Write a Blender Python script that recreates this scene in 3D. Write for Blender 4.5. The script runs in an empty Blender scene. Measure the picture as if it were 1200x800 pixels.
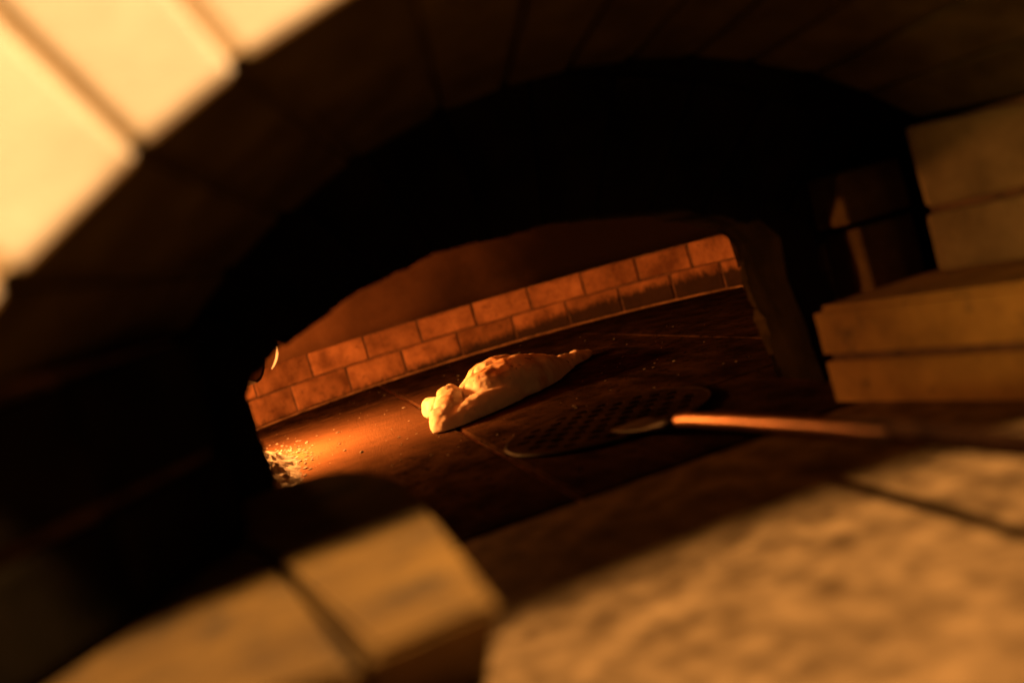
import bpy, bmesh, math, random
import numpy as np
from mathutils import Vector, Matrix, noise as mnoise
random.seed(7)
S = bpy.context.scene
C = S.collection
R = math.radians

# ------------------------------------------------------------------ camera
CAM_H = 0.20
ROLL, YAW, PITCH = math.atan(.29), R(12.7), R(-4.7)
FW = Vector((math.sin(YAW)*math.cos(PITCH), math.cos(YAW)*math.cos(PITCH), math.sin(PITCH)))
R0 = Vector((math.cos(YAW), -math.sin(YAW), 0)); U0 = R0.cross(FW)
RX = R0*math.cos(ROLL) - U0*math.sin(ROLL)
UX = R0*math.sin(ROLL) + U0*math.cos(ROLL)
ORIG = Vector((0, 0, CAM_H))
cam = bpy.data.cameras.new('camera'); cam_o = bpy.data.objects.new('camera', cam); C.objects.link(cam_o)
M4 = Matrix.Identity(4)
for i in range(3):
    M4[i][0], M4[i][1], M4[i][2], M4[i][3] = RX[i], UX[i], -FW[i], ORIG[i]
cam_o.matrix_world = M4
cam.lens = 35.0; cam.sensor_width = 36; cam.clip_start = .01; cam.clip_end = 100
cam.dof.use_dof = True; cam.dof.focus_distance = 1.52; cam.dof.aperture_fstop = 2.5
S.camera = cam_o

def ray(x, y):                      # pixel of the 1200x800 photograph -> direction
    return RX*(x-600) + UX*(400-y) + FW*1167.0
def atY(x, y, Y): d = ray(x, y); return ORIG + d*(Y/d.y)
def atZ(x, y, Z): d = ray(x, y); return ORIG + d*((Z-CAM_H)/d.z)
def atX(x, y, X): d = ray(x, y); return ORIG + d*(X/d.x)

# ------------------------------------------------------------------ world and lamps
W = bpy.data.worlds.new('World'); S.world = W; W.use_nodes = True
bg = W.node_tree.nodes['Background']; bg.inputs[0].default_value = (1, .62, .28, 1); bg.inputs[1].default_value = .003
S.view_settings.view_transform = 'Standard'; S.view_settings.look = 'None'
S.view_settings.exposure = 0; S.view_settings.gamma = 1

def lamp(name, typ, loc, energy, col, **kw):
    l = bpy.data.lights.new(name, typ); l.energy = energy; l.color = col
    for k, v in kw.items(): setattr(l, k, v)
    o = bpy.data.objects.new(name, l); C.objects.link(o); o.location = loc
    return o
def aim(o, tgt): o.rotation_euler = (Vector(tgt)-o.location).to_track_quat('-Z', 'Y').to_euler()
# ceiling lamp over the counter in front of the oven
key = lamp('ceiling_lamp', 'SPOT', (.22, -.11, 1.62), 350, (1, .59, .24), shadow_soft_size=.13, spot_size=R(70), spot_blend=.4)
aim(key, (.2, .36, .1))
# fill light added left of the camera to brighten the right-hand bricks
room = lamp('left_fill', 'AREA', (-1.5, -.16, .32), 19.0, (1, .52, .12), shape='DISK', size=.35)
aim(room, (.45, .65, .12))
# second, softer fill light added behind the camera to lift the shade
back = lamp('back_fill', 'AREA', (.10, -1.9, .95), 2.6, (1, .45, .13), shape='DISK', size=.5)
aim(back, (.2, .6, .1))
# the fire burning out of sight behind the left side of the mouth
fire = lamp('fire_glow', 'POINT', (-.125, 1.54, .165), 37, (1, .345, .07), shadow_soft_size=.035)
coal = lamp('coal_glow', 'POINT', (-.09, 1.50, .03), 1.7, (1, .36, .07), shadow_soft_size=.02)

# ------------------------------------------------------------------ materials
def mat(name, c1, c2, scale=8, rough=.9, bump=.3, bscale=60, bdist=.002, rnd=.0, detail=6, c3=None, c3scale=30, c3lo=.6, c3hi=.75, coords='Object', stretch=None, spec=.3, metallic=0):
    m = bpy.data.materials.new(name); m.use_nodes = True
    nt = m.node_tree; N = nt.nodes; L = nt.links; P = N['Principled BSDF']
    P.inputs['Roughness'].default_value = rough; P.inputs['Specular IOR Level'].default_value = spec
    P.inputs['Metallic'].default_value = metallic
    if coords == 'World':
        g = N.new('ShaderNodeNewGeometry'); src = g.outputs['Position']
    else:
        tc = N.new('ShaderNodeTexCoord'); src = tc.outputs['Object']
    oi = N.new('ShaderNodeObjectInfo')
    ad = N.new('ShaderNodeVectorMath'); ad.operation = 'MULTIPLY_ADD'
    L.new(oi.outputs['Random'], ad.inputs[0]); ad.inputs[1].default_value = (17, 31, 23) if coords != 'World' else (0, 0, 0)
    L.new(src, ad.inputs[2]); vec = ad.outputs[0]
    if stretch:
        mp = N.new('ShaderNodeMapping'); mp.inputs['Scale'].default_value = stretch
        L.new(vec, mp.inputs[0]); svec = mp.outputs[0]
    else: svec = vec
    n1 = N.new('ShaderNodeTexNoise'); n1.inputs['Scale'].default_value = scale; n1.inputs['Detail'].default_value = detail; n1.inputs['Roughness'].default_value = .62
    L.new(svec, n1.inputs[0])
    rp = N.new('ShaderNodeValToRGB'); rp.color_ramp.elements[0].position = .34; rp.color_ramp.elements[1].position = .68
    rp.color_ramp.elements[0].color = (*c1, 1); rp.color_ramp.elements[1].color = (*c2, 1)
    L.new(n1.outputs['Fac'], rp.inputs[0]); col = rp.outputs[0]
    if c3 is not None:
        n3 = N.new('ShaderNodeTexNoise'); n3.inputs['Scale'].default_value = c3scale; n3.inputs['Detail'].default_value = 5; n3.inputs['Roughness'].default_value = .7
        L.new(svec, n3.inputs[0])
        mr = N.new('ShaderNodeMapRange'); mr.inputs[1].default_value = c3lo; mr.inputs[2].default_value = c3hi
        L.new(n3.outputs['Fac'], mr.inputs[0])
        mx = N.new('ShaderNodeMix'); mx.data_type = 'RGBA'
        L.new(mr.outputs[0], mx.inputs['Factor']); L.new(col, mx.inputs['A']); mx.inputs['B'].default_value = (*c3, 1)
        col = mx.outputs['Result']
    if rnd:
        hs = N.new('ShaderNodeHueSaturation'); mr2 = N.new('ShaderNodeMapRange')
        mr2.inputs[3].default_value = 1-rnd; mr2.inputs[4].default_value = 1+rnd
        L.new(oi.outputs['Random'], mr2.inputs[0]); L.new(mr2.outputs[0], hs.inputs['Value']); L.new(col, hs.inputs['Color'])
        col = hs.outputs[0]
    L.new(col, P.inputs['Base Color'])
    if bump:
        nb = N.new('ShaderNodeTexNoise'); nb.inputs['Scale'].default_value = bscale; nb.inputs['Detail'].default_value = 8; nb.inputs['Roughness'].default_value = .7
        L.new(svec, nb.inputs[0])
        b = N.new('ShaderNodeBump'); b.inputs['Strength'].default_value = bump; b.inputs['Distance'].default_value = bdist
        L.new(nb.outputs['Fac'], b.inputs['Height']); L.new(b.outputs[0], P.inputs['Normal'])
    m['_col'] = 0
    return m
def colour_socket(m): return m.node_tree.nodes['Principled BSDF'].inputs['Base Color']

MT = {}
MT['facade'] = mat('cream_firebrick', (.66, .56, .48), (.80, .71, .64), scale=14, bump=.5, bscale=90, rnd=.08, c3=(.5, .40, .32), c3scale=22, c3lo=.62, c3hi=.8)
MT['plinth'] = mat('worn_firebrick', (.19, .108, .030), (.38, .222, .062), scale=13, bump=.6, bscale=80, rnd=.08, c3=(.08, .055, .03), c3scale=18, c3lo=.58, c3hi=.72)
MT['setback'] = mat('shaded_setback_brick', (.035, .022, .010), (.09, .06, .028), scale=22, bump=.6, bscale=90, rnd=.15, spec=0)  # darker copy of the jamb brick; its dim light is in the colour
MT['jamb'] = mat('smoky_jamb_brick', (.10, .07, .035), (.22, .16, .085), scale=13, bump=.6, bscale=80, rnd=.1)
MT['left_plinth'] = mat('shade_browned_block', (.075, .039, .009), (.175, .094, .02), scale=16, bump=.6, bscale=80, rnd=.08, c3=(.035, .022, .01), c3scale=34, c3lo=.50, c3hi=.68)  # darker copy of the plinth brick; shading of the left blocks in the colour
MT['brick'] = mat('fired_oven_brick', (.13, .056, .026), (.37, .172, .08), scale=16, bump=.9, bscale=130, bdist=.002, rnd=.24, c3=(.10, .04, .02), c3scale=48, c3lo=.57, c3hi=.76, spec=.02, detail=9)
MT['mortar'] = mat('old_mortar', (.05, .025, .014), (.16, .08, .045), scale=60, bump=.5, bscale=200)
MT['facade_mortar'] = mat('sandy_mortar', (.55, .40, .26), (.68, .52, .36), scale=60, bump=.5, bscale=200)
MT['joint'] = mat('pale_joint_mortar', (.10, .055, .03), (.42, .24, .13), scale=25, bump=.5, bscale=200)
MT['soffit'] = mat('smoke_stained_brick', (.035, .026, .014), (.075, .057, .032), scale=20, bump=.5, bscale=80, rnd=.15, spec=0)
MT['soot_shade'] = mat('sooty_shaded_brick', (.005, .004, .002), (.013, .009, .005), scale=20, bump=.5, bscale=80, rnd=.15, spec=0)  # near-black: soot in the flue, painted shade on mouth and left jamb
MT['mouth'] = mat('lit_mouth_brick', (.022, .015, .008), (.075, .05, .022), scale=22, bump=.6, bscale=90, rnd=.15, spec=0)  # lighter copy of the mouth brick for the strip that catches light
MT['dome'] = mat('smoked_dome_plaster', (.14, .065, .03), (.24, .115, .055), scale=5, bump=.3, bscale=40, rough=.95, spec=0)
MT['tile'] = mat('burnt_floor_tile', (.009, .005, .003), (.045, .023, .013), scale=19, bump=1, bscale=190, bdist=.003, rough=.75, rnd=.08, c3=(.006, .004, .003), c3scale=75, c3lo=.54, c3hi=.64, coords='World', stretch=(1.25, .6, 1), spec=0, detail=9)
MT['counter'] = mat('mottled_counter_stone', (.065, .037, .015), (.235, .143, .063), scale=38, bump=.25, bscale=120, rough=.65, spec=.05, c3=(.055, .032, .014), c3scale=20, c3lo=.50, c3hi=.70, detail=9, coords='World')
MT['steel'] = mat('coppery_steel', (.30, .145, .07), (.46, .23, .115), scale=40, bump=.1, bscale=300, rough=.42, metallic=1, spec=.5)
MT['blade'] = mat('scorched_steel_blade', (.008, .005, .003), (.034, .018, .010), scale=25, bump=.25, bscale=200, rough=.6, metallic=0, spec=.0)
MT['rim'] = mat('scorched_rim', (.010, .005, .003), (.028, .013, .006), scale=50, bump=.2, bscale=200, rough=.55, spec=.08)
MT['grip'] = mat('dark_grip', (.008, .0035, .002), (.022, .009, .004), scale=40, bump=.2, bscale=200, rough=.8, spec=0)
MT['ash'] = mat('wood_ash', (.10, .085, .07), (.30, .27, .24), scale=60, bump=.8, bscale=160, bdist=.004, c3=(.03, .025, .02), c3scale=90, c3lo=.55, c3hi=.62)
MT['bark'] = mat('charred_bark', (.02, .016, .013), (.09, .06, .04), scale=30, bump=1, bscale=60, bdist=.004, stretch=(1, 1, .25))
MT['wood'] = mat('charred_wood', (.03, .02, .015), (.16, .09, .05), scale=30, bump=.8, bscale=80, bdist=.003)

# soot along the foot of the far right wall bricks (a stain with a ragged edge)
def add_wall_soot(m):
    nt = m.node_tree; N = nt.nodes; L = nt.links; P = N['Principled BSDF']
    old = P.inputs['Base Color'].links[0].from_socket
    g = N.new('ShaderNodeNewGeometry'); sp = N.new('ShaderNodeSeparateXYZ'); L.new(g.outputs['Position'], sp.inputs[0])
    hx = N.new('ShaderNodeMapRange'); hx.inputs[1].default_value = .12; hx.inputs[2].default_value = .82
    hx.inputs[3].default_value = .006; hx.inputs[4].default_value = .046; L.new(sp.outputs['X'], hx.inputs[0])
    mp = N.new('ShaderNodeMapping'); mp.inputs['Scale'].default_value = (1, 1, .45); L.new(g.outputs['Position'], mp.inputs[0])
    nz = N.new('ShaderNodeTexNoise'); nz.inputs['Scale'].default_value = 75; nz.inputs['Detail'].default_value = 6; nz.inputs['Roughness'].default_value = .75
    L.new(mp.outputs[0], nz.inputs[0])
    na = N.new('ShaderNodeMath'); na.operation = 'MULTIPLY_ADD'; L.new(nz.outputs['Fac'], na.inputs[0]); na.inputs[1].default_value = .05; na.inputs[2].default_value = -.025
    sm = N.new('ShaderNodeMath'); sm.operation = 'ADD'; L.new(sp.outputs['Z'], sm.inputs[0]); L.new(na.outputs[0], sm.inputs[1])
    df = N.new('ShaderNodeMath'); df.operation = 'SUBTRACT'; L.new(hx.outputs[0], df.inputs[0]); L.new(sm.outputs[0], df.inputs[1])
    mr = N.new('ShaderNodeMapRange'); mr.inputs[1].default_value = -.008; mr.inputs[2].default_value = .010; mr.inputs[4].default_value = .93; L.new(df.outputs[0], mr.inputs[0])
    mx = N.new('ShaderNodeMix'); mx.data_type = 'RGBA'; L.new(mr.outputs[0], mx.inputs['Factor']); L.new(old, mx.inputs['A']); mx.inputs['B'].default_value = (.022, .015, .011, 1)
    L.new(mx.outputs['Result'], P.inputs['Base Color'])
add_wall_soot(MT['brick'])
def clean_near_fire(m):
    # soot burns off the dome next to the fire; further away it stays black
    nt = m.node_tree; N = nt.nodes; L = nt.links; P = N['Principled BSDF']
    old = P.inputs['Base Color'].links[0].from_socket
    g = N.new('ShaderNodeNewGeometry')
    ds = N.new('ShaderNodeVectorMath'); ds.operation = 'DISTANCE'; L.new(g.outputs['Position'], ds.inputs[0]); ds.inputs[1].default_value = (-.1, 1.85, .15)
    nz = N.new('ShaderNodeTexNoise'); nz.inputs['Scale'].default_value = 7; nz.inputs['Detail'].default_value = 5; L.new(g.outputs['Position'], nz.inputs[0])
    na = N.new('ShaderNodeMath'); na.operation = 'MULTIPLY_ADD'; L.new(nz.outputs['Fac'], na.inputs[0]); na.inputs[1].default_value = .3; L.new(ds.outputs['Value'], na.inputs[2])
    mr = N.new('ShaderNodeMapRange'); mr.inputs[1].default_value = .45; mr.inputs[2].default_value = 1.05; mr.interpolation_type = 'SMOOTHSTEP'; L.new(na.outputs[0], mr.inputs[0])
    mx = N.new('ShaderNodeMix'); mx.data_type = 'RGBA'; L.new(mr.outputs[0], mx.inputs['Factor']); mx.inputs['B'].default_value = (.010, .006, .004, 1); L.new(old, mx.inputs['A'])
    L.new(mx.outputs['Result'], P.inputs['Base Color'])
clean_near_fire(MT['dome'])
def stain_and_light(m, centre, r0, r1, amount, col, nscale, namp, squash=(1, 1, 1)):
    nt = m.node_tree; N = nt.nodes; L = nt.links; P = N['Principled BSDF']
    old = P.inputs['Base Color'].links[0].from_socket
    g = N.new('ShaderNodeNewGeometry'); mp = N.new('ShaderNodeMapping'); mp.vector_type = 'POINT'
    mp.inputs['Location'].default_value = tuple(-c*q for c, q in zip(centre, squash)); mp.inputs['Scale'].default_value = squash
    L.new(g.outputs['Position'], mp.inputs[0])
    ln = N.new('ShaderNodeVectorMath'); ln.operation = 'LENGTH'; L.new(mp.outputs[0], ln.inputs[0])
    nz = N.new('ShaderNodeTexNoise'); nz.inputs['Scale'].default_value = nscale; nz.inputs['Detail'].default_value = 7; nz.inputs['Roughness'].default_value = .65; L.new(mp.outputs[0], nz.inputs[0])
    na = N.new('ShaderNodeMath'); na.operation = 'MULTIPLY_ADD'; L.new(nz.outputs['Fac'], na.inputs[0]); na.inputs[1].default_value = namp; L.new(ln.outputs['Value'], na.inputs[2])
    mr = N.new('ShaderNodeMapRange'); mr.inputs[1].default_value = r0+namp*.5; mr.inputs[2].default_value = r1+namp*.5; mr.inputs[3].default_value = amount; mr.inputs[4].default_value = 0; L.new(na.outputs[0], mr.inputs[0])
    mx = N.new('ShaderNodeMix'); mx.data_type = 'RGBA'; L.new(mr.outputs[0], mx.inputs['Factor']); L.new(old, mx.inputs['A']); mx.inputs['B'].default_value = (*col, 1)
    L.new(mx.outputs['Result'], P.inputs['Base Color'])
stain_and_light(MT['left_plinth'], (.008, .655, .085), .014, .024, .92, (.012, .008, .005), 40, .012, (1, .8, 1))   # scorched spot
# fading firelight painted along the handle, darker towards the grip
stain_and_light(MT['steel'], (.312, .42, .045), .04, .36, .97, (.012, .005, .003), 30, .03)
# firelight glow on the tiles next to the fire, painted in with ash dust
stain_and_light(MT['tile'], (-.06, 1.56, 0), .02, .52, .85, (.19, .095, .048), 26, .26, (1, 1.15, 1))

# bread: pale dough with browned blisters on the high places
def bread_mat():
    m = bpy.data.materials.new('baked_dough'); m.use_nodes = True
    nt = m.node_tree; N = nt.nodes; L = nt.links; P = N['Principled BSDF']
    P.inputs['Roughness'].default_value = .62; P.inputs['Specular IOR Level'].default_value = .35
    P.inputs['Subsurface Weight'].default_value = .06; P.inputs['Subsurface Radius'].default_value = (.006, .003, .0015); P.inputs['Subsurface Scale'].default_value = 1
    tc = N.new('ShaderNodeTexCoord'); g = N.new('ShaderNodeNewGeometry'); sp = N.new('ShaderNodeSeparateXYZ'); L.new(g.outputs['Position'], sp.inputs[0])
    n1 = N.new('ShaderNodeTexNoise'); n1.inputs['Scale'].default_value = 24; n1.inputs['Detail'].default_value = 5; L.new(tc.outputs['Object'], n1.inputs[0])
    hz = N.new('ShaderNodeMapRange'); hz.inputs[1].default_value = .03; hz.inputs[2].default_value = .075; hz.inputs[3].default_value = -.12; hz.inputs[4].default_value = .16; L.new(sp.outputs['Z'], hz.inputs[0])
    s = N.new('ShaderNodeMath'); s.operation = 'ADD'; L.new(n1.outputs['Fac'], s.inputs[0]); L.new(hz.outputs[0], s.inputs[1])
    rp = N.new('ShaderNodeValToRGB'); e = rp.color_ramp.elements
    e[0].position = .42; e[0].color = (.82, .69, .53, 1); e[1].position = .65; e[1].color = (.58, .32, .15, 1)
    L.new(s.outputs[0], rp.inputs[0])
    v = N.new('ShaderNodeTexNoise'); v.inputs['Scale'].default_value = 95; v.inputs['Detail'].default_value = 3; L.new(tc.outputs['Object'], v.inputs[0])
    sv = N.new('ShaderNodeMath'); sv.operation = 'MULTIPLY_ADD'; L.new(hz.outputs[0], sv.inputs[0]); sv.inputs[1].default_value = .55; L.new(v.outputs['Fac'], sv.inputs[2])
    mr = N.new('ShaderNodeMapRange'); mr.inputs[1].default_value = .61; mr.inputs[2].default_value = .69; mr.inputs[4].default_value = .85; L.new(sv.outputs[0], mr.inputs[0])
    mx = N.new('ShaderNodeMix'); mx.data_type = 'RGBA'; L.new(mr.outputs[0], mx.inputs['Factor']); L.new(rp.outputs[0], mx.inputs['A']); mx.inputs['B'].default_value = (.13, .045, .02, 1)
    L.new(mx.outputs['Result'], P.inputs['Base Color'])
    nb = N.new('ShaderNodeTexNoise'); nb.inputs['Scale'].default_value = 70; nb.inputs['Detail'].default_value = 7; L.new(tc.outputs['Object'], nb.inputs[0])
    b = N.new('ShaderNodeBump'); b.inputs['Strength'].default_value = .45; b.inputs['Distance'].default_value = .003; L.new(nb.outputs['Fac'], b.inputs['Height']); L.new(b.outputs[0], P.inputs['Normal'])
    return m
MT['bread'] = bread_mat()
def glow_mat(name, col, s):
    m = bpy.data.materials.new(name); m.use_nodes = True; P = m.node_tree.nodes['Principled BSDF']
    P.inputs['Base Color'].default_value = (.05, .03, .02, 1); P.inputs['Emission Color'].default_value = (*col, 1); P.inputs['Emission Strength'].default_value = s
    return m
MT['ember'] = glow_mat('glowing_char', (1, .34, .07), 2.2)

# ------------------------------------------------------------------ helpers
def link(name, me, m, parent=None, loc=None, rz=None):
    o = bpy.data.objects.new(name, me); C.objects.link(o)
    if m and not me.materials: me.materials.append(m)
    if parent: o.parent = parent
    if loc is not None: o.location = loc
    if rz is not None: o.rotation_euler = (0, 0, rz)
    return o
def thing(name, label, cat, loc=(0, 0, 0), group=None):
    o = bpy.data.objects.new(name, None); C.objects.link(o); o.location = loc; o.empty_display_size = .05
    o['label'] = label; o['category'] = cat
    if group: o['group'] = group
    return o
def mesh(name, verts, faces, smooth=False):
    me = bpy.data.meshes.new(name); me.from_pydata([tuple(v) for v in verts], [], faces); me.update()
    if smooth: me.shade_smooth()
    return me
def bm_mesh(name, bm, smooth=False):
    bmesh.ops.recalc_face_normals(bm, faces=bm.faces)
    me = bpy.data.meshes.new(name); bm.to_mesh(me); bm.free()
    if smooth: me.shade_smooth()
    return me
def hexa(name, pts, bev=.003, seg=1, jit=0.0):
    """pts: 8 corners, 0-3 bottom loop, 4-7 top loop"""
    bm = bmesh.new(); v = [bm.verts.new(Vector(p)+Vector([random.uniform(-jit, jit) for _ in range(3)])) for p in pts]
    for f in ((0, 1, 2, 3), (7, 6, 5, 4), (0, 4, 5, 1), (1, 5, 6, 2), (2, 6, 7, 3), (3, 7, 4, 0)):
        bm.faces.new([v[i] for i in f])
    if bev: bmesh.ops.bevel(bm, geom=bm.edges[:], offset=bev, segments=seg, profile=.6, affect='EDGES', clamp_overlap=True)
    return bm_mesh(name, bm)
def box(name, x0, x1, y0, y1, z0, z1, bev=.003, seg=1, jit=0):
    return hexa(name, [(x0, y0, z0), (x1, y0, z0), (x1, y1, z0), (x0, y1, z0), (x0, y0, z1), (x1, y0, z1), (x1, y1, z1), (x0, y1, z1)], bev, seg, jit)
def tube(name, pts, rad, n=16, cap=True, flat=None):
    """tube along points with radii; flat = list of (rw, rh)"""
    V = []; F = []
    for i, p in enumerate(pts):
        p = Vector(p); a = Vector(pts[max(i-1, 0)]); b = Vector(pts[min(i+1, len(pts)-1)])
        t = (b-a).normalized(); side = t.cross(Vector((0, 0, 1)))
        if side.length < 1e-4: side = Vector((1, 0, 0))
        side.normalize(); up = side.cross(t)
        rw, rh = rad[i] if isinstance(rad[i], tuple) else (rad[i], rad[i])
        for k in range(n):
            an = 2*math.pi*k/n; V.append(p+side*math.cos(an)*rw+up*math.sin(an)*rh)
    for i in range(len(pts)-1):
        for k in range(n):
            F.append((i*n+k, i*n+(k+1) % n, (i+1)*n+(k+1) % n, (i+1)*n+k))
    if cap:
        F.append(tuple(range(n))[::-1]); F.append(tuple((len(pts)-1)*n+k for k in range(n)))
    me = mesh(name, V, F, True)
    return me

_b = bmesh.new(); bmesh.ops.create_icosphere(_b, subdivisions=1, radius=1); ICO1 = (np.array([v.co[:] for v in _b.verts]), [tuple(v.index for v in f.verts) for f in _b.faces]); _b.free()
_b = bmesh.new(); bmesh.ops.create_icosphere(_b, subdivisions=3, radius=1); ICO3 = (np.array([v.co[:] for v in _b.verts]), [tuple(v.index for v in f.verts) for f in _b.faces]); _b.free()
class Blobs:
    def __init__(s): s.v = []; s.f = []; s.n = 0
    def add(s, ico, mtx):
        m = np.array(mtx); s.v.append(ico[0] @ m[:3, :3].T+m[:3, 3]); s.f += [tuple(i+s.n for i in f) for f in ico[1]]; s.n += len(ico[0])
    def mesh(s, name): return mesh(name, np.concatenate(s.v).tolist(), s.f)

# ------------------------------------------------------------------ counter
ct = link('counter', box('counter', -1.6, 2.0, -1.2, .752, -.06, 0, .004), MT['counter'])
ct['kind'] = 'structure'; ct['label'] = 'mottled brown stone counter in front of the oven mouth'

# ------------------------------------------------------------------ oven
oven = thing('pizza_oven', 'brick pizza oven with arched mouth, smoky dome and dark tiled floor', 'oven', (.25, .75, 0))
def part(name, me, m, parent=oven):
    o = link(name, me, m, parent)
    return o
def group_part(name, parent=oven, loc=(0, 0, 0)):
    o = bpy.data.objects.new(name, None); C.objects.link(o); o.parent = parent; o.empty_display_size = .03
    return o
def unparent_offset(o):            # meshes below are written in world space
    o.matrix_parent_inverse = Matrix.Translation(-oven.location)
OC = Vector((.375, 1.688)); OR = .656

# floor tiles (joints run into the oven at x=.19 and x=.61)
fl = part('oven_floor', box('oven_floor', -.45, 1.2, .7555, 2.5, -.06, -.004, 0), MT['joint']); unparent_offset(fl)
xs = [-.44, -.23, .19, .61, 1.03, 1.19]; ys = [.757, 1.03, 1.93, 2.49]
for i in range(len(xs)-1):
    for j in range(len(ys)-1):
        g = .0022
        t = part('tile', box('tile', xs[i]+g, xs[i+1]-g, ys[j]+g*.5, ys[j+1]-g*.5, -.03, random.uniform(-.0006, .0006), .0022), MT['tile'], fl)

# chamber wall: two courses of bricks on a circle
def circ(a, r): return Vector((OC.x+r*math.sin(a), OC.y+r*math.cos(a), 0))     # a = 0 points to the back
wall = part('chamber_wall', mesh('chamber_wall', [], []), MT['mortar']); unparent_offset(wall)
n = 160; V = []; F = []
A0, A1 = R(-128), R(150)
for i in range(n+1):
    a = A0+(A1-A0)*i/n
    for r, z in ((OR+.0035, -.01), (OR+.0035, .1195), (OR+.07, .1195), (OR+.07, -.01)):
        p = circ(a, r); V.append((p.x, p.y, z))
for i in range(n):
    for k in range(4):
        F.append((i*4+k, i*4+(k+1) % 4, i*4+4+(k+1) % 4, i*4+4+k))
F += [(0, 1, 2, 3), (n*4+3, n*4+2, n*4+1, n*4)]
wall.data.from_pydata(V, [], F); wall.data.update()
BZ = [(.004, .0615), (.0645, .1175)]
def ang_of_px(x, y, Z):            # where that pixel meets the wall
    best = None
    for k in range(2000):
        a = -1.2+2.4*k/2000; p = circ(a, OR); d = p+Vector((0, 0, Z))-ORIG
        u = 600+d.dot(RX)/d.dot(FW)*1167
        e = abs(u-x)
        if best is None or e < best[0]: best = (e, a)
    return best[1]
row0 = [ang_of_px(x, 0, .03) for x in (346, 410, 474.5, 539.5, 603.5, 666, 728, 789, 847)]
row1 = [ang_of_px(x, 0, .09) for x in (298, 364.5, 429, 492, 556, 620.6, 683, 746.6, 808)]
def extend(row):
    row = sorted(row); st = .192
    while row[-1]+st < A1: row.append(row[-1]+st*random.uniform(.96, 1.04))
    while row[0]-st > A0: row.insert(0, row[0]-st*random.uniform(.96, 1.04))
    return row
def wall_brick(a0, a1, z0, z1):
    g = .0022/OR; a0 += g; a1 -= g; am = (a0+a1)/2
    d = random.uniform(-.0022, .0012)
    m_ = Vector((math.sin(am), math.cos(am), 0)); tvec = Vector((m_.y, -m_.x, 0))
    p0, p1 = circ(a0, OR+d), circ(a1, OR+d)
    j = lambda: random.uniform(-.001, .001)
    zz0, zz1 = z0+j()*.6, z1+j()*.6
    pts = [(*(p0.xy), zz0+j()), (*(p1.xy), zz0+j()), (*(p1+m_*.05).xy, zz0), (*(p0+m_*.05).xy, zz0), (*(p0.xy), zz1+j()), (*(p1.xy), zz1+j()), (*(p1+m_*.05).xy, zz1), (*(p0+m_*.05).xy, zz1)]
    return hexa('brick', [Vector(p) for p in pts], .0028, 1, .0004)
for row, (z0, z1) in ((extend(row0), BZ[0]), (extend(row1), BZ[1])):
    for a0, a1 in zip(row[:-1], row[1:]): part('brick', wall_brick(a0, a1, z0, z1), MT['brick'], wall)
# pale mortar bead along the foot of the wall
V = []; F = []; n = 220
for i in range(n+1):
    a = R(-60)+R(125)*i/n
    w = .0035+.003*mnoise.noise((i*.35, 0, 0)); hh = .0028+.0022*mnoise.noise((i*.27, 3, 0))
    for r, z in ((OR-max(w, .0006), -.001), (OR-max(w, .0006)*.5, max(hh, .0006)), (OR+.006, max(hh, .0006)), (OR+.006, -.001)):
        p = circ(a, r); V.append((p.x, p.y, z))
for i in range(n):
    for k in range(4): F.append((i*4+k, i*4+(k+1) % 4, i*4+4+(k+1) % 4, i*4+4+k))
part('mortar_bead', mesh('mortar_bead', V, F), MT['joint'], wall)

# dome
V = []; F = []; n = 120; mrows = 18; DH = .36
def dome_pt(a, t):
    r = OR*math.cos(t)+.004; z = .1185+DH*math.sin(t)
    p = circ(a, r); s = .006*mnoise.noise((p.x*5, p.y*5, z*5)); return Vector((p.x, p.y, z+s))
for j in range(mrows+1):
    t = (math.pi/2)*j/mrows*.985
    for i in range(n): V.append(dome_pt(2*math.pi*i/n, t))
def over_mouth(j, i):
    a = 2*math.pi*(i+.5)/n; p = dome_pt(a, (math.pi/2)*(j+.5)/mrows*.985)
    return p.y < 1.2 and p.z < .235 and -.06 < p.x < .5
for j in range(mrows):
    for i in range(n):
        if over_mouth(j, i): continue
        F.append((j*n+i, j*n+(i+1) % n, (j+1)*n+(i+1) % n, (j+1)*n+i))
F.append(tuple(mrows*n+i for i in range(n)))
d = part('dome', mesh('dome', V, F, True), MT['dome']); unparent_offset(d)
sl = d.modifiers.new('thick', 'SOLIDIFY'); sl.thickness = .05; sl.offset = -1

# inner mouth: a brick arch with jambs (silhouette traced at the plane of its back edge)
MY0, MY1 = .86, .955
mouth = part('mouth_arch', mesh('mouth_arch', [], []), MT['mouth']); unparent_offset(mouth)
sil = [(330, 640), (318, 560), (303, 505), (285, 455), (294, 433), (322, 404), (360, 374), (400, 350), (450, 322), (500, 300), (550, 284), (600, 271), (650, 262), (700, 257), (750, 255), (800, 259), (838, 270), (862, 290), (869, 335), (892, 390), (894, 402), (915, 455), (935, 505)]
prof = [atY(x, y, MY1) for x, y in sil]
prof[0].z = 0; prof[-1].z = 0
cx, cz = .215, .02
V = []; F = []; K = len(prof)
def resample(P, nn):
    L = [0]
    for a, b in zip(P[:-1], P[1:]): L.append(L[-1]+(b-a).length)
    out = []
    for i in range(nn+1):
        s = L[-1]*i/nn; k = max(j for j in range(len(L)) if L[j] <= s+1e-9); k = min(k, len(P)-2)
        f = (s-L[k])/(L[k+1]-L[k]); out.append(P[k].lerp(P[k+1], f))
    return out
NB = 17; SUB = 9
fine = resample(prof, NB*SUB)
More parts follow.
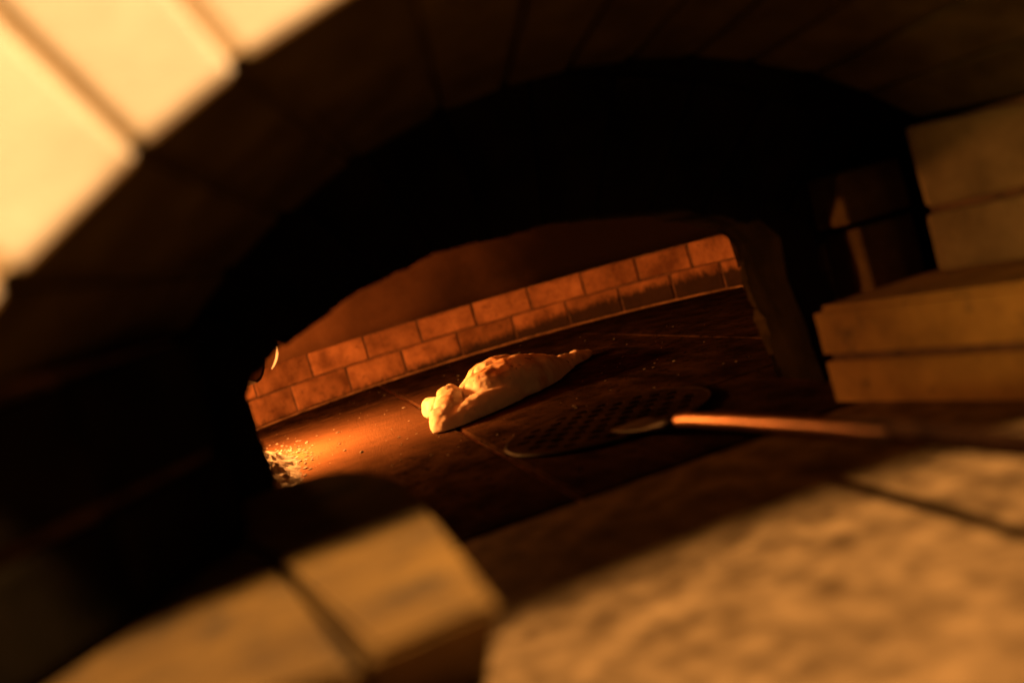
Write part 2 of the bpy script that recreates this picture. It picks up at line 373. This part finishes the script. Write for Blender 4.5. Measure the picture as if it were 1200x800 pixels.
# voussoirs and jamb bricks that follow the traced edge, each with its own small face angle
for b in range(NB):
    bm = bmesh.new(); rows = []
    pts = fine[b*SUB:(b+1)*SUB+1]
    off = random.uniform(-.002, .002) if 2 < b < NB-2 else 0
    for k, p in enumerate(pts):
        f = k/SUB; q = p.copy()
        if k == 0: q = pts[0].lerp(pts[1], .12)
        if k == SUB: q = pts[SUB].lerp(pts[SUB-1], .12)
        out = Vector((q.x-cx, 0, q.z-cz)).normalized()
        if q.z < .1: out = Vector((math.copysign(1, q.x-cx), 0, .0))
        nz = .0035*mnoise.noise((q.x*70, q.z*70, 1))+.002*mnoise.noise((q.x*190, q.z*190, 4))
        a = q+out*(off+nz); 
        w = a+out*.125
        rows.append([bm.verts.new((a.x, MY1, a.z)), bm.verts.new((w.x, MY1, max(w.z, 0))), bm.verts.new((w.x, MY0, max(w.z, 0))), bm.verts.new((a.x+out.x*(.045 if b > NB-5 else -.004), MY0, a.z-out.z*.004 if a.z > .05 else a.z))])
    for r0_, r1_ in zip(rows[:-1], rows[1:]):
        for k in range(4): bm.faces.new((r0_[k], r0_[(k+1) % 4], r1_[(k+1) % 4], r1_[k]))
    bm.faces.new(rows[0]); bm.faces.new(rows[-1][::-1])
    part('brick', bm_mesh('brick', bm), MT['mouth'] if NB-4 < b < NB-1 else MT['soot_shade'], mouth)  # lit strip on the right and black shade elsewhere, painted brick by brick
# mortar core and spandrel behind the mouth bricks
bm = bmesh.new(); rows = []
for p in fine:
    out = Vector((p.x-cx, 0, p.z-cz)).normalized()
    if p.z < .1: out = Vector((math.copysign(1, p.x-cx), 0, 0))
    a = p+out*.004; w = Vector((max(-.9, min(1.4, p.x+out.x*2)), 0, max(0, min(.75, p.z+out.z*2))))
    if p.z < .1: w = Vector((-.9 if out.x < 0 else 1.4, 0, p.z))
    rows.append([bm.verts.new((a.x, MY1-.006, a.z)), bm.verts.new((w.x, MY1-.006, w.z)), bm.verts.new((w.x, MY0+.006, w.z)), bm.verts.new((a.x, MY0+.006, a.z))])
for r0_, r1_ in zip(rows[:-1], rows[1:]):
    for k in range(4): bm.faces.new((r0_[k], r0_[(k+1) % 4], r1_[(k+1) % 4], r1_[k]))
bm.faces.new(rows[0]); bm.faces.new(rows[-1][::-1])
me = bm_mesh('mouth_core', bm); part('mortar_core', me, MT['soot_shade'], mouth)
# outer arch: splayed voussoirs
arch = part('outer_arch', mesh('outer_arch', [], []), MT['facade']); unparent_offset(arch)
FY, BY = .41, .737
FC, FR, BC, BR = Vector((.25, -.234)), .585, Vector((.25, -.158)), .483
fa = [-41.8, -35.3, -28.4, -23.4, -15.8, -8.6, -1.5, 5.5, 12.6, 19.8, 27, 35.5, 44.0]
ba = [-40.0, -33.6, -27.1, -19.3, -10.7, -4.3, 2.0, 8.0, 14.2, 20.5, 26.8, 33.0, 39.5]
def fpt(a, r): return Vector((FC.x+r*math.sin(R(a)), FY, FC.y+r*math.cos(R(a))))
def bpt(a, r): return Vector((BC.x+r*math.sin(R(a)), BY, BC.y+r*math.cos(R(a))))
TH = .15
def vouss(fa0, fa1, ba0, ba1, gap, inset=0, bev=.006, seg=2):
    g1 = math.degrees(gap/FR); g2 = math.degrees(gap/BR); rf = FR+inset; rb = BR+inset
    pts = [fpt(fa0+g1, rf), fpt(fa1-g1, rf), bpt(ba1-g2, rb), bpt(ba0+g2, rb), fpt(fa0+g1, rf+TH), fpt(fa1-g1, rf+TH), bpt(ba1-g2, rb+TH+.03), bpt(ba0+g2, rb+TH+.03)]
    if inset:
        for i in (0, 1, 4, 5): pts[i] = pts[i]+Vector((0, .0016, 0))
    return pts
for k in range(len(fa)-1):
    pts = vouss(fa[k], fa[k+1], ba[k], ba[k+1], .0035)
    dz = random.uniform(-.002, .002)
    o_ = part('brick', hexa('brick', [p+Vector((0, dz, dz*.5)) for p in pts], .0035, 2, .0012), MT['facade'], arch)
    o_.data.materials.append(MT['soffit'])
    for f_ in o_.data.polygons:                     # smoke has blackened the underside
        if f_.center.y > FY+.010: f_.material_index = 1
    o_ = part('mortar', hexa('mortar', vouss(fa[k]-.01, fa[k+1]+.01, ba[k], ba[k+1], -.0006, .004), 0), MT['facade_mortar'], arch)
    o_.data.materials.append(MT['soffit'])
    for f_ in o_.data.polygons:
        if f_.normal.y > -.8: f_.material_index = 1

# side jambs above the plinth, two courses each
ZP = .085
def jamb(poly, ztop_f, ztop_b, side, m):
    # poly: inner line from front to back (x,y); side -1 left, +1 right
    zs = [ZP+.001, ZP+.052, None]
    for c in range(2):
        cuts = list(range(len(poly)-1))
        for k in cuts:
            (x0, y0), (x1, y1) = poly[k], poly[k+1]
            z0a = ZP+.001 if c == 0 else ZP+.0565
            zt0 = ZP+.0515 if c == 0 else ztop_f+(ztop_b-ztop_f)*(y0-FY)/(BY-FY)
            zt1 = ZP+.0515 if c == 0 else ztop_f+(ztop_b-ztop_f)*(y1-FY)/(BY-FY)
            y0g, y1g = y0+.0015, y1-.0015; w = .16*side
            pts = [(x0, y0g, z0a), (x0+w, y0g, z0a), (x1+w, y1g, z0a), (x1, y1g, z0a), (x0, y0g, zt0), (x0+w, y0g, zt0), (x1+w, y1g, zt1), (x1, y1g, zt1)]
            part('brick', hexa('brick', pts, .005, 2, .001), m, arch)
    x0, y0 = poly[0]; x1, y1 = poly[-1]
    off = .008*side
    for k in range(len(poly)-1):
        (x0, y0), (x1, y1) = poly[k], poly[k+1]
        w = .15*side
        pts = [(x0+off, y0+.004, ZP), (x0+w, y0+.004, ZP), (x1+w, y1-.001, ZP), (x1+off, y1-.001, ZP), (x0+off, y0+.004, ztop_b-.004), (x0+w, y0+.004, ztop_b-.004), (x1+w, y1-.001, ztop_b-.004), (x1+off, y1-.001, ztop_b-.004)]
        part('mortar', hexa('mortar', pts, 0), MT['mortar'], arch)
jamb([(-.145, FY), (-.095, .5), (-.048, .605), (-.056, BY)], .198, .212, -1, MT['soot_shade'])  # left jamb coloured near-black in place of its shade
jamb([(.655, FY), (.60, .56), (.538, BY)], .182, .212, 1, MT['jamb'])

# bricks set back behind the right jamb
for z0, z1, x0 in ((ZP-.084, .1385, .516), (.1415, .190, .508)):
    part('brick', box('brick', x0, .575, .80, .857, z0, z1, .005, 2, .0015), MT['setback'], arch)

# low plinth blocks at both sides of the opening
plinth = part('plinth', mesh('plinth', [], []), MT['plinth']); unparent_offset(plinth)
def P2(x, y, z): q = atZ(x, y, z); return (q.x, q.y)
# left: one block with a rounded inner end, a second one beside it
def slab(outline, z0, z1, m, bev=.004, under=0):
    bm = bmesh.new(); lo = [bm.verts.new((x, y+(under if y < .37 else 0), z0)) for x, y in outline]; hi = [bm.verts.new((x, y, z1)) for x, y in outline]
    bm.faces.new(lo[::-1]); top = bm.faces.new(hi); nn = len(lo)
    for i in range(nn): bm.faces.new((lo[i], lo[(i+1) % nn], hi[(i+1) % nn], hi[i]))
    bmesh.ops.bevel(bm, geom=[e for e in top.edges], offset=bev, segments=2, affect='EDGES')
    return bm_mesh('block', bm)
left1 = [(-.002, .334), (.046, .341), (.047, .48), (.047, .63), (.036, .69), (.017, .735), (-.012, .755), (-.06, .755), (-.06, .63), (-.031, .545)]
part('block', slab(left1, .001, ZP, None, .004, .15), MT['left_plinth'], plinth)  # front undercut shaped so that the front face turns dark
left2 = [(-.20, .36), (-.0075, .337), (-.0365, .546), (-.066, .63), (-.2, .63)]
part('block', slab(left2, .001, ZP-.003, None, .004, .15), MT['left_plinth'], plinth)
def rblock(pts, z0, z1): part('block', slab(pts, z0, z1, MT['plinth'], .005), MT['plinth'], plinth)
rx = lambda y: .4365+(.775-y)*.27
for z0, z1 in ((.001, .0415), (.044, ZP)):
    ysp = [.34, .775] if z1 < .05 else [.34, .775]
    for ya, yb in zip(ysp[:-1], ysp[1:]):
        rblock([(rx(ya+.0015), ya+.0015), (.9, ya+.0015), (.9, yb-.0015), (rx(yb-.0015), yb-.0015)], z0, z1)
part('mortar', slab([(rx(.345)+.005, .345), (.89, .345), (.89, .771), (rx(.771)+.005, .771)], .001, ZP-.004, None, .001), MT['mortar'], plinth)

# facade wall round the arch and the flue behind it
bm = bmesh.new(); rows = []; NN = 60
for i in range(NN+1):
    a = fa[0]+(fa[-1]-fa[0])*i/NN
    p = fpt(a, FR+TH+.003); s, c_ = math.sin(R(a)), math.cos(R(a))
    w = Vector((max(-1.1, min(1.6, p.x+s*3)), 0, max(.1, min(1.0, p.z+c_*3))))
    rows.append([bm.verts.new((p.x, FY+.004, p.z)), bm.verts.new((w.x, FY+.004, w.z)), bm.verts.new((w.x, BY+.06, w.z)), bm.verts.new((p.x, BY+.06, p.z+.0))])
for r0_, r1_ in zip(rows[:-1], rows[1:]):
    for k in range(4): bm.faces.new((r0_[k], r0_[(k+1) % 4], r1_[(k+1) % 4], r1_[k]))
bm.faces.new(rows[0]); bm.faces.new(rows[-1][::-1])
fc = part('facade', bm_mesh('facade', bm), MT['facade']); unparent_offset(fc)
for x0, x1 in ((-1.1, -.31), (.83, 1.6)):
    part('side_pier', box('side_pier', x0, x1, FY+.004, .86, .0, .40, .004), MT['facade'], fc)
fl2 = part('flue_light_cap', box('light_cap', -1.1, 1.6, .738, 2.6, .62, .66, 0), MT['soot_shade']); unparent_offset(fl2)  # cap added out of view to keep stray light out of flue and oven
part('flue_wall', box('flue_wall', -.42, -.24, .738, .859, .0, .66, 0), MT['soot_shade'], fl2)
part('flue_wall', box('flue_wall', .76, .95, .776, .859, .0, .66, 0), MT['soot_shade'], fl2)

# ------------------------------------------------------------------ bread
def bread():
    bl_ = Blobs()
    def ball(c, r, sx=1, sy=1, sz=1, rz=0):
        mtx = Matrix.Translation(c) @ Matrix.Rotation(rz, 4, 'Z') @ Matrix.Diagonal((r*sx, r*sy, r*sz, 1))
        bl_.add(ICO3, mtx)
    def chain(pts, steps=12):
        # pts: (px, py, Y, r, sz)
        for a, b in zip(pts[:-1], pts[1:]):
            pa, pb = atY(a[0], a[1], a[2]), atY(b[0], b[1], b[2])
            for i in range(steps+1):
                f = i/steps; p = pa.lerp(pb, f); r = a[3]+(b[3]-a[3])*f; sz = a[4]+(b[4]-a[4])*f
                ball(p, r, 1, 1, sz)
    # small knob and the knot behind it
    chain([(506, 478, 1.47, .017, 1.0), (514, 478, 1.44, .018, 1.0)], 3)
    chain([(528, 466, 1.41, .020, .95), (527, 478, 1.375, .022, 1), (522, 495, 1.335, .021, 1.0), (524, 501, 1.325, .020, .95)])
    # front roll running into the body
    chain([(525, 500, 1.325, .021, .9), (545, 490, 1.335, .022, .9), (566, 479, 1.355, .027, .95), (590, 467, 1.385, .030, 1)])
    # floor of the hollow
    chain([(535, 480, 1.40, .018, .8), (560, 476, 1.42, .020, .8)], 6)
    # swelling body with its crest
    chain([(575, 462, 1.40, .043, .9), (600, 452, 1.425, .050, .88), (622, 446, 1.46, .047, .88), (640, 440, 1.50, .036, .85), (656, 434, 1.54, .025, .85)])
    # rear flap
    chain([(549, 462, 1.47, .018, 1.1), (566, 449, 1.48, .028, 1.1), (585, 442, 1.48, .034, 1.0), (608, 439, 1.49, .032, .95)])
    # tail
    chain([(650, 436, 1.53, .024, .9), (662, 430, 1.555, .021, .95), (674, 424, 1.58, .019, .95), (684, 418, 1.60, .0145, .9), (691, 413.5, 1.615, .008, .8)])
    me = bl_.mesh('bread_raw')
    o = bpy.data.objects.new('bread_raw', me); C.objects.link(o)
    rm = o.modifiers.new('r', 'REMESH'); rm.mode = 'VOXEL'; rm.voxel_size = .0026
    sm = o.modifiers.new('s', 'SMOOTH'); sm.iterations = 8; sm.factor = .5
    dg = bpy.context.evaluated_depsgraph_get(); out = bpy.data.meshes.new_from_object(o.evaluated_get(dg))
    bpy.data.objects.remove(o); out.name = 'bread'
    zmin = min(v.co.z for v in out.vertices)
    nrm = [v.normal.copy() for v in out.vertices]
    for v, nv in zip(out.vertices, nrm):
        co = v.co.copy()
        d = .0030*mnoise.noise(co*34)+.0022*mnoise.noise(co*80)+.0006*mnoise.noise(co*190)
        v.co = co+nv*d
        if v.co.z < .0025: v.co.z = .001+max(0, (v.co.z+.02))*.06
    out.shade_smooth()
    return out
bo = link('bread', bread(), MT['bread'])
bo['label'] = 'folded golden calzone bread with blistered crest and pointed tail on oven floor'; bo['category'] = 'bread'

# ------------------------------------------------------------------ peel
PC = Vector((.305, 1.015)); PR = .113
peel = thing('pizza_peel', 'round perforated metal turning peel with long bent handle', 'peel', (PC.x, PC.y, 0))
cu = bpy.data.curves.new('blade', 'CURVE'); cu.dimensions = '2D'; cu.fill_mode = 'BOTH'; cu.extrude = .0009; cu.resolution_u = 6
def poly2(pts):
    sp = cu.splines.new('POLY'); sp.points.add(len(pts)-1); sp.use_cyclic_u = True
    for q, p in zip(sp.points, pts): q.co = (p[0], p[1], 0, 1)
poly2([(PR*math.cos(2*math.pi*k/72), PR*math.sin(2*math.pi*k/72)) for k in range(72)])
hp = .0255
for i in range(-6, 7):
    for j in range(-7, 8):
        x = i*hp+(hp/2 if j % 2 else 0); y = j*hp*.866
        if math.hypot(x, y) < PR-.018 and not (abs(x) < .024 and y < -.062):
            poly2([(x+.0078*math.cos(2*math.pi*k/16), y+.0078*math.sin(2*math.pi*k/16)) for k in range(16)])
co = bpy.data.objects.new('tmp', cu); C.objects.link(co)
dg = bpy.context.evaluated_depsgraph_get(); bme = bpy.data.meshes.new_from_object(co.evaluated_get(dg)); bpy.data.objects.remove(co)
bme.materials.clear()
bl = link('blade', bme, MT['blade'], peel, (0, 0, .0032))
rim = tube('rim', [(PR*math.cos(2*math.pi*k/72), PR*math.sin(2*math.pi*k/72), 0) for k in range(73)], [.0010]*73, 8, False)
link('rim', rim, MT['rim'], bl, (0, 0, .0004))
def rel(p): return (p[0]-PC.x, p[1]-PC.y, p[2])
nk = [(.306, .945, .0055), (.307, .915, .0065), (.309, .885, .0085), (.31, .85, .0145), (.3105, .822, .0195)]
link('neck', tube('neck', [rel(p) for p in nk], [(.022, .0012), (.020, .0015), (.014, .003), (.0085, .0055), (.007, .0068)], 16), MT['rim'], peel)
hd = [(.3102, .836, .0170), (.3105, .815, .0208), (.311, .79, .0235), (.312, .70, .0305), (.3125, .6, .0375), (.3122, .5, .0436), (.3122, .49, .0440)]
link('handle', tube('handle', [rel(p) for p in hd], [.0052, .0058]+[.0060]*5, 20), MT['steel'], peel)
gp = [(.3122, .502, .0434), (.3122, .496, .0438), (.312, .48, .0446), (.311, .4, .0485), (.308, .2, .060), (.305, -.05, .074), (.302, -.3, .088)]
link('grip', tube('grip', [rel(p) for p in gp], [.0058, .0062]+[.0064]*5, 20), MT['grip'], peel)

# ------------------------------------------------------------------ fire side: logs and ash
def log(label, p0, p1, r, glow=False):
    p0, p1 = Vector(p0), Vector(p1); t = thing('firewood_log', label, 'log', p0)
    V = []; F = []; n = 28; seg = 14; ax = (p1-p0); ln = ax.length; q = ax.to_track_quat('Z', 'Y')
    for i in range(seg+1):
        for k in range(n):
            a = 2*math.pi*k/n; rr = r*(1+.07*mnoise.noise((math.cos(a)*2+p0.x*9, math.sin(a)*2, i*.25)))
            V.append(q @ Vector((rr*math.cos(a), rr*math.sin(a), ln*i/seg)))
    for i in range(seg):
        for k in range(n): F.append((i*n+k, i*n+(k+1) % n, (i+1)*n+(k+1) % n, (i+1)*n+k))
    F.append(tuple(seg*n+k for k in range(n)))
    link('bark', mesh('bark', V, F, True), MT['bark'], t)
    V2 = [q @ Vector((0, 0, .004))]+[Vector(v)*.93+(q @ Vector((0, 0, .001))) for v in V[:n]]
    link('cut_end', mesh('cut_end', V2, [(0, 1+(k+1) % n, 1+k) for k in range(n)]), MT['wood'], t)
    if glow:
        V3 = [Vector(v)*s+(q @ Vector((0, 0, -.0012*w))) for s, w in ((.955, 0), (1.008, 1), (1.02, -1)) for v in V[:n]]
        sel = glow
        F3 = []
        for a_ in range(2):
            for k in range(n):
                if k in sel: F3.append((a_*n+k, a_*n+(k+1) % n, (a_+1)*n+(k+1) % n, (a_+1)*n+k))
        link('glowing_rim', mesh('glowing_rim', V3, F3), MT['ember'], t)
    return t
lc = atY(287, 411, 1.36)
l1 = log('charred log with one glowing edge, propped on the ash heap', lc, lc+Vector((-.17, .10, -.02)), .043)
# the burning edge: right-hand arc of the cut end
pts = []
for k in range(13):
    a = -.10-.75*(k/12)+.25
    v = RX*math.cos(a)+UX*math.sin(a)
    pts.append(v*.0425+Vector((0, -.002, 0)))
rr = [.0004+.0011*math.sin(math.pi*k/12)**.8 for k in range(13)]
link('glowing_rim', tube('glowing_rim', pts, rr, 8), MT['ember'], l1)

# ash heap against the left of the mouth and crumbs on the floor
def heap():
    V = []; F = []; nx, ny = 60, 60; x0, x1, y0, y1 = -.24, .06, 1.02, 1.62
    for j in range(ny+1):
        for i in range(nx+1):
            x = x0+(x1-x0)*i/nx; y = y0+(y1-y0)*j/ny
            ridge = .018+.06*max(0, min(1, (-.02-x)/.06))*math.exp(-((y-1.10)/.06)**2)+.03*max(0, min(1, (-.02-x)/.10))
            edge = max(0, min(1, (-.008-x)/.045))*max(0, min(1, (y1-y)/.12))*max(0, min(1, (y-y0)/.03))
            z = -.006+edge*(ridge+.012*mnoise.noise((x*40, y*40, 0))+.008*mnoise.noise((x*110, y*110, 2)))+.002*mnoise.noise((x*90, y*90, 5))
            V.append((x, y, z))
    for j in range(ny):
        for i in range(nx):
            a = j*(nx+1)+i; F.append((a, a+1, a+nx+2, a+nx+1))
    return mesh('ash_heap', V, F)
ah = link('ash_heap', heap(), MT['ash']); ah['kind'] = 'stuff'; ah['label'] = 'heap of pale ash and char beside the fire'
cb = Blobs()
def crumb(x, y, r, z=0):
    cb.add(ICO1, Matrix.Translation((x, y, z+r*.3)) @ Matrix.Rotation(random.uniform(0, 3), 4, 'Z') @ Matrix.Diagonal((r*random.uniform(.7, 1.8), r*random.uniform(.7, 1.6), r*random.uniform(.3, .8), 1)))
for i in range(240):
    px_, py_ = random.gauss(338, 16), random.gauss(536, 9)
    if py_ < 505 or px_ < 300: continue
    p = atZ(px_, py_, 0); crumb(p.x, p.y, abs(random.gauss(.0009, .0009))+.0004)
for i in range(260):
    px_, py_ = random.uniform(320, 880), random.uniform(380, 560)
    p = atZ(px_, py_, 0)
    if (p.xy-OC).length < .62 and p.y > 1.0: crumb(p.x, p.y, random.uniform(.0006, .0017))
for px_, py_ in ((396, 507), (473, 478), (404, 528), (424, 530), (398, 520), (352, 527)):
    p = atZ(px_, py_, 0); crumb(p.x, p.y, .0026)
ac = link('ash_crumbs', cb.mesh('ash_crumbs'), MT['ash']); ac['kind'] = 'stuff'; ac['label'] = 'scattered crumbs of ash on the oven floor'
